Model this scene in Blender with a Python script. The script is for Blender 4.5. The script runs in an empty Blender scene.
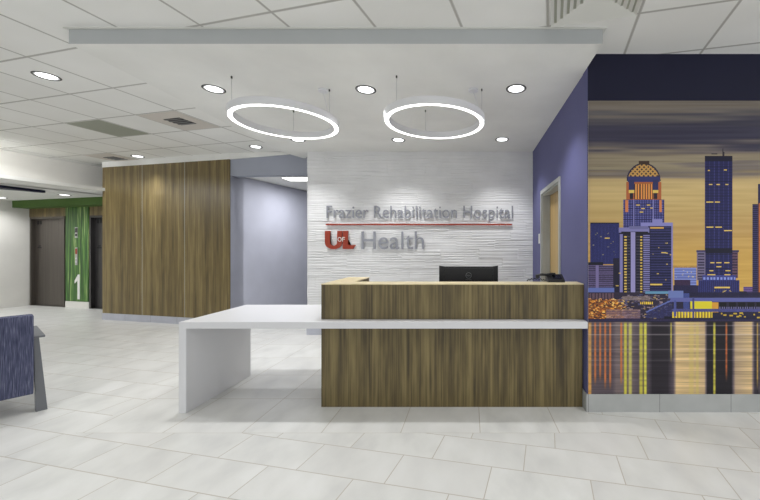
import bpy, bmesh, math, random
import numpy as np
from mathutils import Vector, Matrix
random.seed(7); RNG = np.random.RandomState(11)
sc = bpy.context.scene
COL = sc.collection
PI = math.pi

# ------------------------------------------------------------ camera, world, exposure
H = 1.39; F = 350.0
cam = bpy.data.cameras.new('camera'); camo = bpy.data.objects.new('camera', cam); COL.objects.link(camo)
camo.location = (0, 0, H); camo.rotation_euler = (PI/2, 0, 0)
cam.sensor_width = 36; cam.lens = F/760*36
cam.shift_x = -90.5/760; cam.shift_y = -3.0/760
cam.clip_start = 0.02; cam.clip_end = 100
sc.camera = camo
vs = sc.view_settings
vs.view_transform = 'Standard'; vs.look = 'None'; vs.gamma = 1; vs.use_curve_mapping = False; vs.exposure = 0.0
w = bpy.data.worlds.new('world'); sc.world = w; w.use_nodes = True
w.node_tree.nodes['Background'].inputs[0].default_value = (0.95, 0.97, 1.0, 1)
w.node_tree.nodes['Background'].inputs[1].default_value = 1.15      # added ambient fill, entering where the unseen room is left open
SPOT_W = 62.0

# ------------------------------------------------------------ colour + material helpers
def lin(c):
    c = c/255.0
    return c/12.92 if c <= 0.04045 else ((c+0.055)/1.055)**2.4
def rgb(r, g, b): return (lin(r), lin(g), lin(b), 1.0)
def mat(name, col, rough=0.6, metal=0.0, emit=None, strength=0.0, spec=0.5):
    m = bpy.data.materials.new(name); m.use_nodes = True
    b = m.node_tree.nodes['Principled BSDF']
    b.inputs['Base Color'].default_value = col; b.inputs['Roughness'].default_value = rough
    b.inputs['Metallic'].default_value = metal; b.inputs['Specular IOR Level'].default_value = spec
    if emit: b.inputs['Emission Color'].default_value = emit; b.inputs['Emission Strength'].default_value = strength
    return m
class NT:
    def __init__(s, m): s.t = m.node_tree; s.b = s.t.nodes['Principled BSDF']
    def n(s, kind, **kw):
        x = s.t.nodes.new(kind)
        for k, v in kw.items(): setattr(x, k, v)
        return x
    def l(s, a, b): s.t.links.new(a, b)
    def m(s, op, a, b=None, c=None):
        x = s.n('ShaderNodeMath', operation=op)
        for i, v in enumerate((a, b, c)):
            if v is None: continue
            if isinstance(v, (int, float)): x.inputs[i].default_value = v
            else: s.l(v, x.inputs[i])
        return x.outputs[0]
    def coords(s):
        tc = s.n('ShaderNodeTexCoord'); sp = s.n('ShaderNodeSeparateXYZ'); s.l(tc.outputs['Object'], sp.inputs[0])
        return tc.outputs['Object'], sp.outputs[0], sp.outputs[1], sp.outputs[2]
    def noise(s, vec, scale, sc3=(1, 1, 1), detail=3, rot=0):
        mp = s.n('ShaderNodeMapping'); mp.inputs['Scale'].default_value = sc3; mp.inputs['Rotation'].default_value = (0, 0, rot)
        s.l(vec, mp.inputs[0])
        x = s.n('ShaderNodeTexNoise'); x.inputs['Scale'].default_value = scale; x.inputs['Detail'].default_value = detail
        s.l(mp.outputs[0], x.inputs['Vector']); return x.outputs['Fac']
    def ramp(s, fac, stops):
        x = s.n('ShaderNodeValToRGB'); e = x.color_ramp.elements
        e[0].position, e[0].color = stops[0]; e[1].position, e[1].color = stops[-1]
        for p, c in stops[1:-1]:
            k = e.new(p); k.color = c
        s.l(fac, x.inputs[0]); return x.outputs[0]
    def mix(s, fac, a, b, blend='MIX'):
        x = s.n('ShaderNodeMix', data_type='RGBA', blend_type=blend)
        if isinstance(fac, (int, float)): x.inputs[0].default_value = fac
        else: s.l(fac, x.inputs[0])
        for i, v in ((6, a), (7, b)):
            if isinstance(v, tuple): x.inputs[i].default_value = v
            else: s.l(v, x.inputs[i])
        return x.outputs[2]
    def bump(s, h, strength=0.2, dist=0.01):
        x = s.n('ShaderNodeBump'); x.inputs['Strength'].default_value = strength; x.inputs['Distance'].default_value = dist
        s.l(h, x.inputs['Height']); s.l(x.outputs[0], s.b.inputs['Normal'])
    def col(s, c): s.l(c, s.b.inputs['Base Color'])

def paint(name, col, rough=0.75, amt=0.04):
    m = mat(name, col, rough, spec=0.3); t = NT(m); v, x, y, z = t.coords()
    n = t.noise(v, 2.5, detail=4)
    d = tuple(c*(1-amt) for c in col[:3])+(1,); u = tuple(min(1, c*(1+amt)) for c in col[:3])+(1,)
    t.col(t.ramp(n, [(0.3, d), (0.7, u)]))
    t.bump(t.noise(v, 180, detail=2), 0.06, 0.002)
    return m
def wood(name, dark, mid, light, scale=9.0, rough=0.45):
    m = mat(name, mid, rough); t = NT(m); v, x, y, z = t.coords()
    a = t.noise(v, scale, (1, 1, 0.03), 3); b = t.noise(v, scale*5, (1, 1, 0.018), 3); c = t.noise(v, scale*2.2, (1, 1, 0.12), 5)
    f = t.m('ADD', t.m('MULTIPLY', a, 0.40), t.m('ADD', t.m('MULTIPLY', b, 0.38), t.m('MULTIPLY', c, 0.22)))
    t.col(t.ramp(f, [(0.39, dark), (0.50, mid), (0.62, light)]))
    t.bump(b, 0.08, 0.002)
    return m

ANG = math.radians(13.3)
M = {}
M['ceil_white'] = paint('ceiling_paint', rgb(230, 230, 226))
M['wall_white'] = paint('white_paint', rgb(224, 222, 216))
M['soffit_side_shade'] = paint('soffit_paint_shaded', rgb(178, 181, 181))  # soffit sides coloured darker in place of the shade they lie in
M['lavender'] = paint('pale_lavender_paint', rgb(196, 198, 212))
M['greyblue'] = paint('grey_blue_paint', rgb(160, 164, 176))
M['navy_lit'] = paint('navy_paint_lit', rgb(92, 93, 134), 0.6)  # side wall: light put into a paler copy of the navy wall paint
M['navy'] = paint('navy_and_wall_shade', rgb(22, 23, 48), 0.6)  # front wall: same paint with shade in its colour; the canopy is truly navy
M['green_paint'] = paint('moss_green_paint', rgb(76, 104, 48))
M['wood_desk'] = wood('walnut_laminate', rgb(58, 48, 26), rgb(99, 86, 52), rgb(130, 115, 74), 11)
M['wood_wall'] = wood('walnut_wall_laminate', rgb(84, 71, 42), rgb(112, 96, 58), rgb(142, 126, 82), 10)
M['wood_top'] = wood('pale_wood_edge', rgb(205, 188, 148), rgb(216, 200, 160), rgb(226, 212, 174), 5)
M['wood_door'] = wood('maple_door', rgb(166, 138, 88), rgb(180, 152, 100), rgb(192, 164, 112), 5)
M['white_solid'] = mat('white_solid_surface', rgb(215, 215, 217), 0.3)
M['black'] = mat('black_plastic', rgb(9, 9, 10), 0.45)
M['dark_metal'] = mat('dark_metal', rgb(70, 70, 66), 0.4, 0.6)
M['white_metal'] = mat('white_metal', rgb(222, 222, 224), 0.4)
M['grey_frame'] = mat('grey_door_frame', rgb(170, 172, 168), 0.5)
M['chrome'] = mat('brushed_chrome', rgb(190, 190, 190), 0.3, 0.9)
M['letter_grey'] = mat('brushed_letter_grey', rgb(146, 148, 156), 0.4, 0.15)
M['red'] = mat('cardinal_red', rgb(150, 50, 24), 0.5)
M['white_plastic'] = mat('white_plastic', rgb(225, 225, 220), 0.4)
M['logo_grey'] = mat('logo_grey', rgb(120, 120, 122), 0.4)
M['chair_leg'] = mat('grey_lacquer', rgb(104, 106, 110), 0.4)
M['glow'] = mat('warm_white_diffuser', (1, 1, 1, 1), 0.5, emit=(1, 0.985, 0.95, 1), strength=4.5)
M['lamp'] = mat('downlight_lens', (1, 1, 1, 1), 0.5, emit=(0.97, 0.98, 1, 1), strength=4.0)
M['vent_dark'] = mat('vent_shadow_gap', rgb(60, 60, 58), 0.8)
M['vent_grey'] = mat('vent_grey', rgb(168, 170, 156), 0.6)
M['vent_face'] = mat('vent_face', rgb(206, 200, 192), 0.6)
M['vent_white'] = mat('vent_white', rgb(214, 214, 208), 0.5)
M['screen'] = mat('dark_screen', rgb(12, 14, 20), 0.15)
M['stone'] = paint('white_wall_tile', rgb(226, 226, 226), 0.5, 0.05)

def steel(name, col):
    m = mat(name, col, 0.38, 0.75); t = NT(m); v, x, y, z = t.coords()
    n = t.noise(v, 40, (1, 1, 0.02), 3)
    t.col(t.ramp(n, [(0.3, tuple(c*0.8 for c in col[:3])+(1,)), (0.7, tuple(c*1.15 for c in col[:3])+(1,))]))
    return m
M['steel'] = steel('elevator_steel', rgb(104, 98, 92))
M['steel_dark'] = steel('dark_elevator_steel', rgb(84, 82, 82))

def base_tile(name, col, pitch, x0):
    m = mat(name, col, 0.45); t = NT(m); v, x, y, z = t.coords()
    f = t.m('ABSOLUTE', t.m('SUBTRACT', t.m('FRACT', t.m('ADD', t.m('DIVIDE', t.m('SUBTRACT', x, x0), pitch), 0.5)), 0.5))
    k = t.m('LESS_THAN', f, 0.003/pitch)
    n = t.noise(v, 6, (1, 1, 1), 5)
    c = t.ramp(n, [(0.3, tuple(q*0.93 for q in col[:3])+(1,)), (0.7, tuple(min(1, q*1.07) for q in col[:3])+(1,))])
    t.col(t.mix(k, c, tuple(q*0.55 for q in col[:3])+(1,)))
    return m
M['base_grey'] = base_tile('grey_base_tile', rgb(168, 170, 168), 0.6, 1.592)
M['base_lav'] = base_tile('pale_base_tile', rgb(182, 184, 194), 0.6, 0.1)

# ceiling: square lay-in tiles on a grid turned 13 degrees
def ceiling_mat():
    m = mat('ceiling_tiles', rgb(222, 221, 214), 0.85, spec=0.2); t = NT(m); v, x, y, z = t.coords()
    ca, sa = math.cos(ANG), math.sin(ANG)
    X = t.m('SUBTRACT', x, 0.572); Y = t.m('SUBTRACT', y, 2.585)
    u = t.m('DIVIDE', t.m('SUBTRACT', t.m('MULTIPLY', X, ca), t.m('MULTIPLY', Y, sa)), 0.622)
    q = t.m('DIVIDE', t.m('ADD', t.m('MULTIPLY', X, sa), t.m('MULTIPLY', Y, ca)), 0.602)
    def edge(a, wd): return t.m('LESS_THAN', t.m('ABSOLUTE', t.m('SUBTRACT', t.m('FRACT', t.m('ADD', a, 0.5)), 0.5)), wd)
    bar = t.m('MAXIMUM', edge(u, 0.018), edge(q, 0.018))
    inr = t.m('MAXIMUM', edge(u, 0.008), edge(q, 0.008))
    n = t.noise(v, 1.3, detail=2)
    c = t.ramp(n, [(0.3, rgb(232, 232, 228)), (0.7, rgb(240, 240, 237))])
    # every tile a hair different
    wn = t.n('ShaderNodeTexWhiteNoise', noise_dimensions='2D'); cb = t.n('ShaderNodeCombineXYZ')
    t.l(t.m('FLOOR', u), cb.inputs[0]); t.l(t.m('FLOOR', q), cb.inputs[1]); t.l(cb.outputs[0], wn.inputs['Vector'])
    c = t.mix(t.m('MULTIPLY', wn.outputs['Value'], 0.35), c, rgb(226, 225, 221))
    c = t.mix(bar, c, rgb(196, 195, 190))
    c = t.mix(inr, c, rgb(176, 174, 168))
    t.col(c)
    t.bump(t.m('SUBTRACT', 1.0, bar), 0.25, 0.006)
    return m
M['ceil_tile'] = ceiling_mat()

# floor: porcelain tiles, square-set under the soffit, turned third-bond elsewhere
def floor_mat():
    m = mat('porcelain_floor', rgb(210, 208, 202), 0.34); t = NT(m); v, x, y, z = t.coords()
    th = math.radians(12.3); ca, sa = math.cos(th), math.sin(th)
    u = t.m('SUBTRACT', t.m('MULTIPLY', x, ca), t.m('MULTIPLY', y, sa))
    q = t.m('ADD', t.m('MULTIPLY', x, sa), t.m('MULTIPLY', y, ca))
    r = t.m('DIVIDE', t.m('SUBTRACT', q, 1.899), 0.2925); row = t.m('FLOOR', r)
    uu = t.m('DIVIDE', t.m('SUBTRACT', t.m('ADD', u, 1.528), t.m('MULTIPLY', row, 0.198)), 0.594)
    def dist(a, sz): return t.m('MULTIPLY', t.m('ABSOLUTE', t.m('SUBTRACT', t.m('FRACT', t.m('ADD', a, 0.5)), 0.5)), sz)
    dA = t.m('MINIMUM', dist(r, 0.2925), dist(uu, 0.594))
    bx = t.m('DIVIDE', t.m('SUBTRACT', x, -1.71), 0.594); by = t.m('DIVIDE', t.m('SUBTRACT', y, 2.615), 0.592)
    dB = t.m('MINIMUM', dist(bx, 0.594), dist(by, 0.592))
    ins = t.m('MULTIPLY', t.m('MULTIPLY', t.m('GREATER_THAN', x, -2.95), t.m('LESS_THAN', x, 0.98)), t.m('MULTIPLY', t.m('GREATER_THAN', y, 2.615), t.m('LESS_THAN', y, 5.6)))
    inv = t.m('SUBTRACT', 1.0, ins)
    d = t.m('ADD', t.m('MULTIPLY', ins, dB), t.m('MULTIPLY', inv, dA))
    g = t.m('LESS_THAN', d, 0.0028)
    idx = t.m('ADD', t.m('MULTIPLY', ins, t.m('FLOOR', bx)), t.m('MULTIPLY', inv, t.m('FLOOR', uu)))
    idy = t.m('ADD', t.m('MULTIPLY', ins, t.m('ADD', t.m('FLOOR', by), 77)), t.m('MULTIPLY', inv, row))
    cb = t.n('ShaderNodeCombineXYZ'); t.l(idx, cb.inputs[0]); t.l(idy, cb.inputs[1])
    wn = t.n('ShaderNodeTexWhiteNoise', noise_dimensions='2D'); t.l(cb.outputs[0], wn.inputs['Vector'])
    vo = t.n('ShaderNodeVectorMath', operation='MULTIPLY_ADD'); t.l(wn.outputs['Color'], vo.inputs[0]); vo.inputs[1].default_value = (9, 9, 9); t.l(v, vo.inputs[2])
    n = t.noise(vo.outputs[0], 3.2, (1.6, 1.0, 1), 6, 0.9)
    c = t.ramp(n, [(0.3, rgb(198, 198, 195)), (0.5, rgb(211, 211, 207)), (0.7, rgb(220, 220, 217))])
    c = t.mix(t.m('MULTIPLY', wn.outputs['Value'], 0.5), c, rgb(207, 206, 203))
    c = t.mix(g, c, rgb(176, 169, 156)); t.col(c)
    t.bump(t.m('SUBTRACT', 1.0, g), 0.3, 0.002)
    rr = t.m('ADD', 0.27, t.m('MULTIPLY', n, 0.16)); t.l(rr, t.b.inputs['Roughness'])
    return m
M['floor'] = floor_mat()

def green_mat():
    m = mat('green_grass_print', rgb(80, 130, 50), 0.4); t = NT(m); v, x, y, z = t.coords()
    a = t.noise(v, 22, (1, 1, 0.05), 3)
    t.col(t.ramp(a, [(0.30, rgb(26, 62, 22)), (0.45, rgb(52, 96, 36)), (0.58, rgb(84, 128, 52)), (0.69, rgb(166, 186, 122)), (0.74, rgb(76, 120, 50))]))
    return m
M['green'] = green_mat()

def fabric_mat():
    m = mat('blue_woven_fabric', rgb(78, 82, 112), 0.85, spec=0.2); t = NT(m); v, x, y, z = t.coords()
    a = t.noise(v, 230, (1, 1, 0.04), 3)
    t.col(t.ramp(a, [(0.32, rgb(54, 57, 80)), (0.5, rgb(76, 79, 102)), (0.62, rgb(96, 99, 122)), (0.76, rgb(140, 142, 158))]))
    t.bump(t.noise(v, 300, detail=2), 0.2, 0.002)
    return m
M['fabric'] = fabric_mat()

# ------------------------------------------------------------ object helpers
def tag(o, label=None, cat=None, group=None, kind=None):
    if label: o['label'] = label
    if cat: o['category'] = cat
    if group: o['group'] = group
    if kind: o['kind'] = kind
    return o
def link(name, me, m, parent=None):
    o = bpy.data.objects.new(name, me); COL.objects.link(o)
    if m is not None:
        for k in (m if isinstance(m, (list, tuple)) else [m]): me.materials.append(k)
    if parent: o.parent = parent
    return o
def obj(name, bm, m, parent=None, smooth=False):
    bmesh.ops.recalc_face_normals(bm, faces=bm.faces[:])
    me = bpy.data.meshes.new(name); bm.to_mesh(me); bm.free()
    if smooth:
        me.polygons.foreach_set('use_smooth', [True]*len(me.polygons))
        try: me.set_sharp_from_angle(angle=math.radians(35))
        except Exception: pass
    return link(name, me, m, parent)
def empty(name, loc, rz=0):
    o = bpy.data.objects.new(name, None); COL.objects.link(o); o.empty_display_size = 0.1
    o.location = loc; o.rotation_euler = (0, 0, rz); return o
def thing(name, loc, label, cat, group=None, rz=0): return tag(empty(name, loc, rz), label, cat, group)
def bx(bm, x0, x1, y0, y1, z0, z1, bev=0.0, mx=None):
    g = bmesh.ops.create_cube(bm, size=1)['verts']
    for v in g: v.co = Vector(((x0+x1)/2+v.co.x*(x1-x0), (y0+y1)/2+v.co.y*(y1-y0), (z0+z1)/2+v.co.z*(z1-z0)))
    if bev > 0:
        es = list({e for v in g for e in v.link_edges})
        r = bmesh.ops.bevel(bm, geom=es, offset=bev, segments=2, affect='EDGES', profile=0.7)
        g = list({v for f in r['faces'] for v in f.verts} | {v for v in g if v.is_valid})
    if mx is not None:
        for v in g: v.co = mx @ v.co
    return g
def box(name, x0, x1, y0, y1, z0, z1, m, parent=None, bev=0.0):
    bm = bmesh.new(); bx(bm, x0, x1, y0, y1, z0, z1, bev); return obj(name, bm, m, parent)
def prism_bm(bm, pts, z0, z1):            # plan outline extruded up; pts (x,y)
    lo = [bm.verts.new((p[0], p[1], z0)) for p in pts]; hi = [bm.verts.new((p[0], p[1], z1)) for p in pts]
    bm.faces.new(lo[::-1]); bm.faces.new(hi)
    n = len(pts)
    for i in range(n): bm.faces.new((lo[i], lo[(i+1) % n], hi[(i+1) % n], hi[i]))
def prism(name, pts, z0, z1, m, parent=None):
    bm = bmesh.new(); prism_bm(bm, pts, z0, z1); return obj(name, bm, m, parent)
def plate_bm(bm, pts, y0, y1):            # front outline (x,z) extruded in depth
    a = [bm.verts.new((p[0], y0, p[1])) for p in pts]; b = [bm.verts.new((p[0], y1, p[1])) for p in pts]
    bm.faces.new(a); bm.faces.new(b[::-1])
    n = len(pts)
    for i in range(n): bm.faces.new((a[i], b[i], b[(i+1) % n], a[(i+1) % n]))
def tube_bm(bm, pts, r, seg=8):
    pts = [Vector(p) for p in pts]; rings = []
    for i, p in enumerate(pts):
        d = (pts[min(i+1, len(pts)-1)]-pts[max(i-1, 0)]).normalized()
        a = d.orthogonal().normalized() if i == 0 else (pa - d*pa.dot(d)).normalized()
        pa = a; b = d.cross(a)
        rings.append([bm.verts.new(p+(a*math.cos(2*PI*k/seg)+b*math.sin(2*PI*k/seg))*r) for k in range(seg)])
    for i in range(len(rings)-1):
        for k in range(seg): bm.faces.new((rings[i][k], rings[i][(k+1) % seg], rings[i+1][(k+1) % seg], rings[i+1][k]))
    bm.faces.new(rings[0][::-1]); bm.faces.new(rings[-1])
def lathe_bm(bm, prof, seg=64, close=True):   # prof (r,z); closed loop revolve
    R = []
    for k in range(seg):
        a = 2*PI*k/seg
        R.append([bm.verts.new((r*math.cos(a), r*math.sin(a), z)) for r, z in prof])
    n = len(prof)
    for k in range(seg):
        A, B = R[k], R[(k+1) % seg]
        for i in range(n if close else n-1):
            j = (i+1) % n
            bm.faces.new((A[i], A[j], B[j], B[i]))
def disc_bm(bm, r, z0, z1, seg=32):
    prism_bm(bm, [(r*math.cos(2*PI*k/seg), r*math.sin(2*PI*k/seg)) for k in range(seg)], z0, z1)
def copy_tree(o, parent=None):
    c = o.copy(); COL.objects.link(c)
    if parent: c.parent = parent
    for ch in list(o.children): copy_tree(ch, c)
    return c
def struct(o): o['kind'] = 'structure'; return o
def P(base, d, n, t, s=0.0): return (base[0]+d[0]*t+n[0]*s, base[1]+d[1]*t+n[1]*s)
def spot(name, loc, energy, ang=110, blend=0.9, col=(0.985, 0.99, 1.0), r=0.06, tgt=None):
    l = bpy.data.lights.new(name, 'SPOT'); l.energy = energy; l.spot_size = math.radians(ang); l.spot_blend = blend; l.color = col; l.shadow_soft_size = r
    o = bpy.data.objects.new(name, l); COL.objects.link(o); o.location = loc
    if tgt: o.rotation_euler = (Vector(tgt)-Vector(loc)).to_track_quat('-Z', 'Y').to_euler()
    return o

# ------------------------------------------------------------ the room
struct(box('floor', -12.5, 4.6, -3.5, 10.5, -0.1, 0, M['floor']))
struct(box('ceiling', -12.5, 4.6, -3.5, 10.5, 3.02, 3.12, M['ceil_tile']))
SX = 0.99; WY = 2.955; BY = 5.57
# lowered soffit over the desk
bm = bmesh.new(); prism_bm(bm, [(-2.994, 2.61), (0.985, 2.61), (0.985, WY+0.001), (SX+0.0, WY+0.001), (SX, BY+0.1), (-2.60, BY+0.1), (-2.84, 6.02), (-2.994, 5.62)], 2.905, 3.0195)
sof = struct(obj('ceiling_soffit', bm, [M['ceil_white'], M['soffit_side_shade']]))
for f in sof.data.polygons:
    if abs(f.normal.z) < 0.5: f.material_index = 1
# angle bead where the soffit meets the tiles
bm = bmesh.new()
bx(bm, -3.02, 1.01, 2.592, 2.609, 3.012, 3.02); bx(bm, -3.013, -2.996, 2.609, 5.6, 3.012, 3.02); bx(bm, 0.987, 1.01, 2.609, 2.95, 3.012, 3.02)
struct(obj('trim_1', bm, M['vent_white']))
# front wall on the right (carries the mural) and the return wall with the door
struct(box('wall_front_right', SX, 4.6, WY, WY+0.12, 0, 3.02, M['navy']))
DY0, DY1, DZ = 3.887, 4.823, 2.116
bm = bmesh.new()
bx(bm, SX, SX+0.16, WY+0.121, DY0, 0, 3.019); bx(bm, SX, SX+0.16, DY1, 5.9, 0, 3.019); bx(bm, SX, SX+0.16, DY0, DY1, DZ, 3.019)
# skin in the lit paint copy wraps to the outside corner
bx(bm, SX-0.004, SX, WY+0.0005, WY+0.1215, 0, 3.019)
struct(obj('wall_right', bm, M['navy_lit']))

# door in the return wall
D = struct(empty('door_1', (SX, DY0, 0)))
bm = bmesh.new()
L = DY1-DY0
for (a, b) in ((-0.05, 0.0), (L, L+0.05)): bx(bm, -0.018, 0.0, a, b, 0, DZ+0.05, 0.003)
bx(bm, -0.018, 0.0, 0.0, L, DZ, DZ+0.05, 0.003)
for (a, b) in ((0.0, 0.02), (L-0.02, L)): bx(bm, 0.0, 0.15, a, b, 0, DZ)
bx(bm, 0.0, 0.15, 0.02, L-0.02, DZ-0.02, DZ)
for (a, b) in ((0.02, 0.035), (L-0.035, L-0.02)): bx(bm, 0.075, 0.1, a, b, 0, DZ-0.02)
obj('door_frame', bm, M['grey_frame'], D)
leaf = box('door_leaf', 0.102, 0.145, 0.021, L-0.021, 0.008, DZ-0.022, M['wood_door'], D, 0.002)
bm = bmesh.new(); tube_bm(bm, [(0.10, 0.09, 1.0), (0.055, 0.09, 1.0), (0.05, 0.11, 1.0), (0.05, 0.20, 1.0)], 0.009); disc = bx(bm, 0.094, 0.1015, 0.06, 0.12, 0.93, 1.07)
obj('door_handle', bm, M['chrome'], leaf)

# textured tile wall behind the desk
def vnoise(x, y, seed):
    r = np.random.RandomState(seed); G = r.rand(256, 256)
    xi = np.floor(x).astype(int); yi = np.floor(y).astype(int); fx = x-xi; fy = y-yi
    fx = fx*fx*(3-2*fx); fy = fy*fy*(3-2*fy); a = lambda i, j: G[(yi+j) % 256, (xi+i) % 256]
    return (a(0, 0)*(1-fx)+a(1, 0)*fx)*(1-fy)+(a(0, 1)*(1-fx)+a(1, 1)*fx)*fy
def grid_mesh(name, xs, zs, Y, m, parent=None):
    nx, nz = len(xs), len(zs)
    X, Z = np.meshgrid(xs, zs)
    co = np.stack([X, Y, Z], -1).reshape(-1, 3).astype(np.float32)
    i = np.arange(nz-1)[:, None]*nx+np.arange(nx-1)[None, :]
    f = np.stack([i, i+1, i+nx+1, i+nx], -1).reshape(-1, 4)
    me = bpy.data.meshes.new(name); me.vertices.add(len(co)); me.vertices.foreach_set('co', co.ravel())
    me.loops.add(f.size); me.loops.foreach_set('vertex_index', f.ravel().astype(np.int32))
    me.polygons.add(len(f)); me.polygons.foreach_set('loop_start', (np.arange(len(f))*4).astype(np.int32))
    me.update(calc_edges=True); me.validate()
    return link(name, me, m, parent), co
WX0 = -2.594
xs = np.linspace(WX0, SX, 330); zs = np.linspace(0.0, 2.905, 420)
X, Z = np.meshgrid(xs, zs)
BH = 0.15; row = np.floor(Z/BH); bu = (X+row*0.37)/0.62; colm = np.floor(bu)
rr = np.random.RandomState(5).rand(64, 64)
blk = rr[(row.astype(int)) % 64, (colm.astype(int)+20) % 64]; blk2 = rr[(colm.astype(int)+31) % 64, (row.astype(int)+9) % 64]
warp = 0.020*(vnoise(X*1.5+50, Z*5+50, 3)-0.5)+0.02*(blk-0.5)*(bu-np.floor(bu))
ph = (Z+warp)/(0.030+0.024*blk2)+blk*3
saw = 1-np.abs((ph-np.floor(ph))*2-1)
saw2 = (ph-np.floor(ph))
rid = vnoise(X*3+10, Z*16+10, 4); mid = vnoise(X*6+9, Z*40+9, 6)
dep = 0.002+0.0095*saw2*(0.2+rid)+0.007*saw*mid*rid+0.006*blk2+0.008*(blk-0.5)*(bu-np.floor(bu))
wall_back, _ = grid_mesh('wall_back', xs, zs, BY-dep, M['stone'])
struct(wall_back)
struct(box('wall_back_core', WX0, SX, BY, BY+0.12, 0, 2.905, M['stone']))
struct(box('baseboard_back', WX0-0.0, SX, BY-0.034, BY-0.0005, 0.0, 0.10, M['base_lav']))

# left: wood clad wall, turned 13 degrees
wA = (-7.06, 6.74); wB = (-4.18, 6.10)
dd = Vector((wB[0]-wA[0], wB[1]-wA[1])); WL = dd.length; dd.normalize(); nn = Vector((dd.y, -dd.x))   # nn faces the room
if nn.y > 0: nn = -nn
e2 = (math.sin(ANG), math.cos(ANG))
struct(prism('wall_left', [P(wA, dd, nn, 0), P(wA, dd, nn, WL), P(wA, dd, nn, WL, -0.25), P(wA, dd, nn, 0, -0.25)], 0, 3.0195, M['greyblue']))
def ray_t(px):
    k = (px-470.5)/F
    return (k*wA[1]-wA[0])/(dd.x-k*dd.y)
cuts = [0, ray_t(143.6), ray_t(186), WL]
labs = ['leftmost brown wood wall panel next to the dark elevator', 'middle brown wood wall panel between two thin metal strips', 'rightmost brown wood wall panel beside the pale corridor opening']
Rz = math.atan2(dd.y, dd.x)
for i in range(3):
    l = cuts[i+1]-cuts[i]
    p = P(wA, dd, nn, cuts[i])
    o = box('wall_panel', 0.004, l-0.004, -0.024, -0.0005, 0.125, 2.915, M['wood_wall'], None, 0.0)
    o.location = (p[0], p[1], 0); o.rotation_euler = (0, 0, Rz)
    tag(o, labs[i], 'wall panel', 'wood panels cladding the angled wall')
bm = bmesh.new()
mxl = Matrix.Translation((wA[0], wA[1], 0)) @ Matrix.Rotation(Rz, 4, 'Z')
for c in (cuts[1], cuts[2]): bx(bm, c-0.0039, c+0.0039, -0.0245, -0.001, 0.125, 2.915, mx=mxl)
struct(obj('trim_2', bm, M['grey_frame']))
bm = bmesh.new(); bx(bm, -0.0, WL, -0.03, -0.0005, 0, 0.124, mx=mxl); struct(obj('baseboard_left', bm, M['base_lav']))
# white bulkhead strip above the panels
bm = bmesh.new(); bx(bm, -0.0, WL, -0.03, -0.0005, 2.916, 3.0195, mx=mxl); struct(obj('trim_3', bm, M['ceil_white']))
# header over the corridor opening
hB = (-2.80, 5.98)
hd = Vector((hB[0]-wB[0], hB[1]-wB[1])); HL = hd.length; hd.normalize()
mxh = Matrix.Translation((wB[0], wB[1], 0)) @ Matrix.Rotation(math.atan2(hd.y, hd.x), 4, 'Z')
bm = bmesh.new(); bx(bm, 0.0, HL+0.6, 0.0, 0.15, 2.63, 3.0195, mx=mxh); struct(obj('wall_header', bm, M['greyblue']))
bm = bmesh.new()
v = [bm.verts.new(mxh @ Vector(c)) for c in ((0, -0.03, 2.915), (1.2, -0.03, 2.985), (1.2, -0.001, 2.985), (0, -0.001, 2.915), (0, -0.03, 3.0195), (1.2, -0.03, 3.0195), (1.2, -0.001, 3.0195), (0, -0.001, 3.0195))]
for q in ((0, 1, 2, 3), (4, 7, 6, 5), (0, 4, 5, 1), (2, 6, 7, 3), (0, 3, 7, 4), (1, 5, 6, 2)): bm.faces.new([v[k] for k in q])
struct(obj('trim_4', bm, M['ceil_white']))
# corridor behind
cS = P(wB, dd, nn, 0.0, -0.0)
struct(prism('wall_corridor', [cS, P(cS, e2, dd, 3.6), P(cS, e2, dd, 3.6, -0.2), P(cS, e2, dd, 0.26, -0.2), P(cS, e2, dd, 0.26, -0.0)], 0, 2.66, M['lavender']))
bm = bmesh.new(); prism_bm(bm, [P(cS, e2, dd, 0.02, 0.015), P(cS, e2, dd, 3.6, 0.015), P(cS, e2, dd, 3.6, 0.0005), P(cS, e2, dd, 0.02, 0.0005)], 0, 0.1)
struct(obj('baseboard_corridor', bm, M['base_lav']))
struct(prism('ceiling_corridor', [(-4.12, 6.27), (-2.0, 6.16), (1.2, 6.0), (1.2, 9.6), (-3.3, 9.6)], 2.661, 2.72, M['ceil_white']))
struct(box('wall_corridor_end', -4.0, 1.15, 9.6, 9.7, 0, 2.66, M['lavender']))
struct(box('wall_corridor_right', SX+0.02, SX+0.14, 5.901, 9.6, 0, 2.66, M['lavender']))

# elevator lobby
lb = (-9.34, 8.08); ld = Vector((math.cos(ANG), -math.sin(ANG))); ln = Vector((-math.sin(ANG), -math.cos(ANG)))   # ln faces the room
LR = math.atan2(ld.y, ld.x)
mxL = Matrix.Translation((lb[0], lb[1], 0)) @ Matrix.Rotation(LR, 4, 'Z')     # local x along wall, -y to the room
def lob(name, bxs, m, bev=0):
    bm = bmesh.new()
    for b in bxs: bx(bm, *b, bev=bev, mx=mxL)
    return obj(name, bm, m)
EH = 2.10
struct(lob('wall_lobby', [(-2.6, 2.6, 0.12, 0.25, 0, 2.46)], M['wall_white']))
struct(lob('wall_lobby_panels', [(-1.24, -0.001, 0, 0.119, EH, 2.46), (0.751, 2.4, 0, 0.119, EH, 2.46), (0.0, 0.75, 0.012, 0.119, 0.0, 2.46)], M['wood_wall']))
struct(lob('ceiling_lobby', [(-2.9, 2.6, -2.6, 0.119, 2.462, 2.52)], M['ceil_white']))
struct(lob('ceiling_green_header', [(-1.6, 2.5, -0.27, -0.002, 2.30, 2.461)], M['green_paint']))
struct(lob('wall_lobby_left', [(-1.44, -1.241, -3.2, 0.119, 0, 2.46)], M['wall_white']))
struct(lob('baseboard_lobby', [(-1.24, -1.225, -3.2, -0.02, 0, 0.13)], M['wall_white']))
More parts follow.
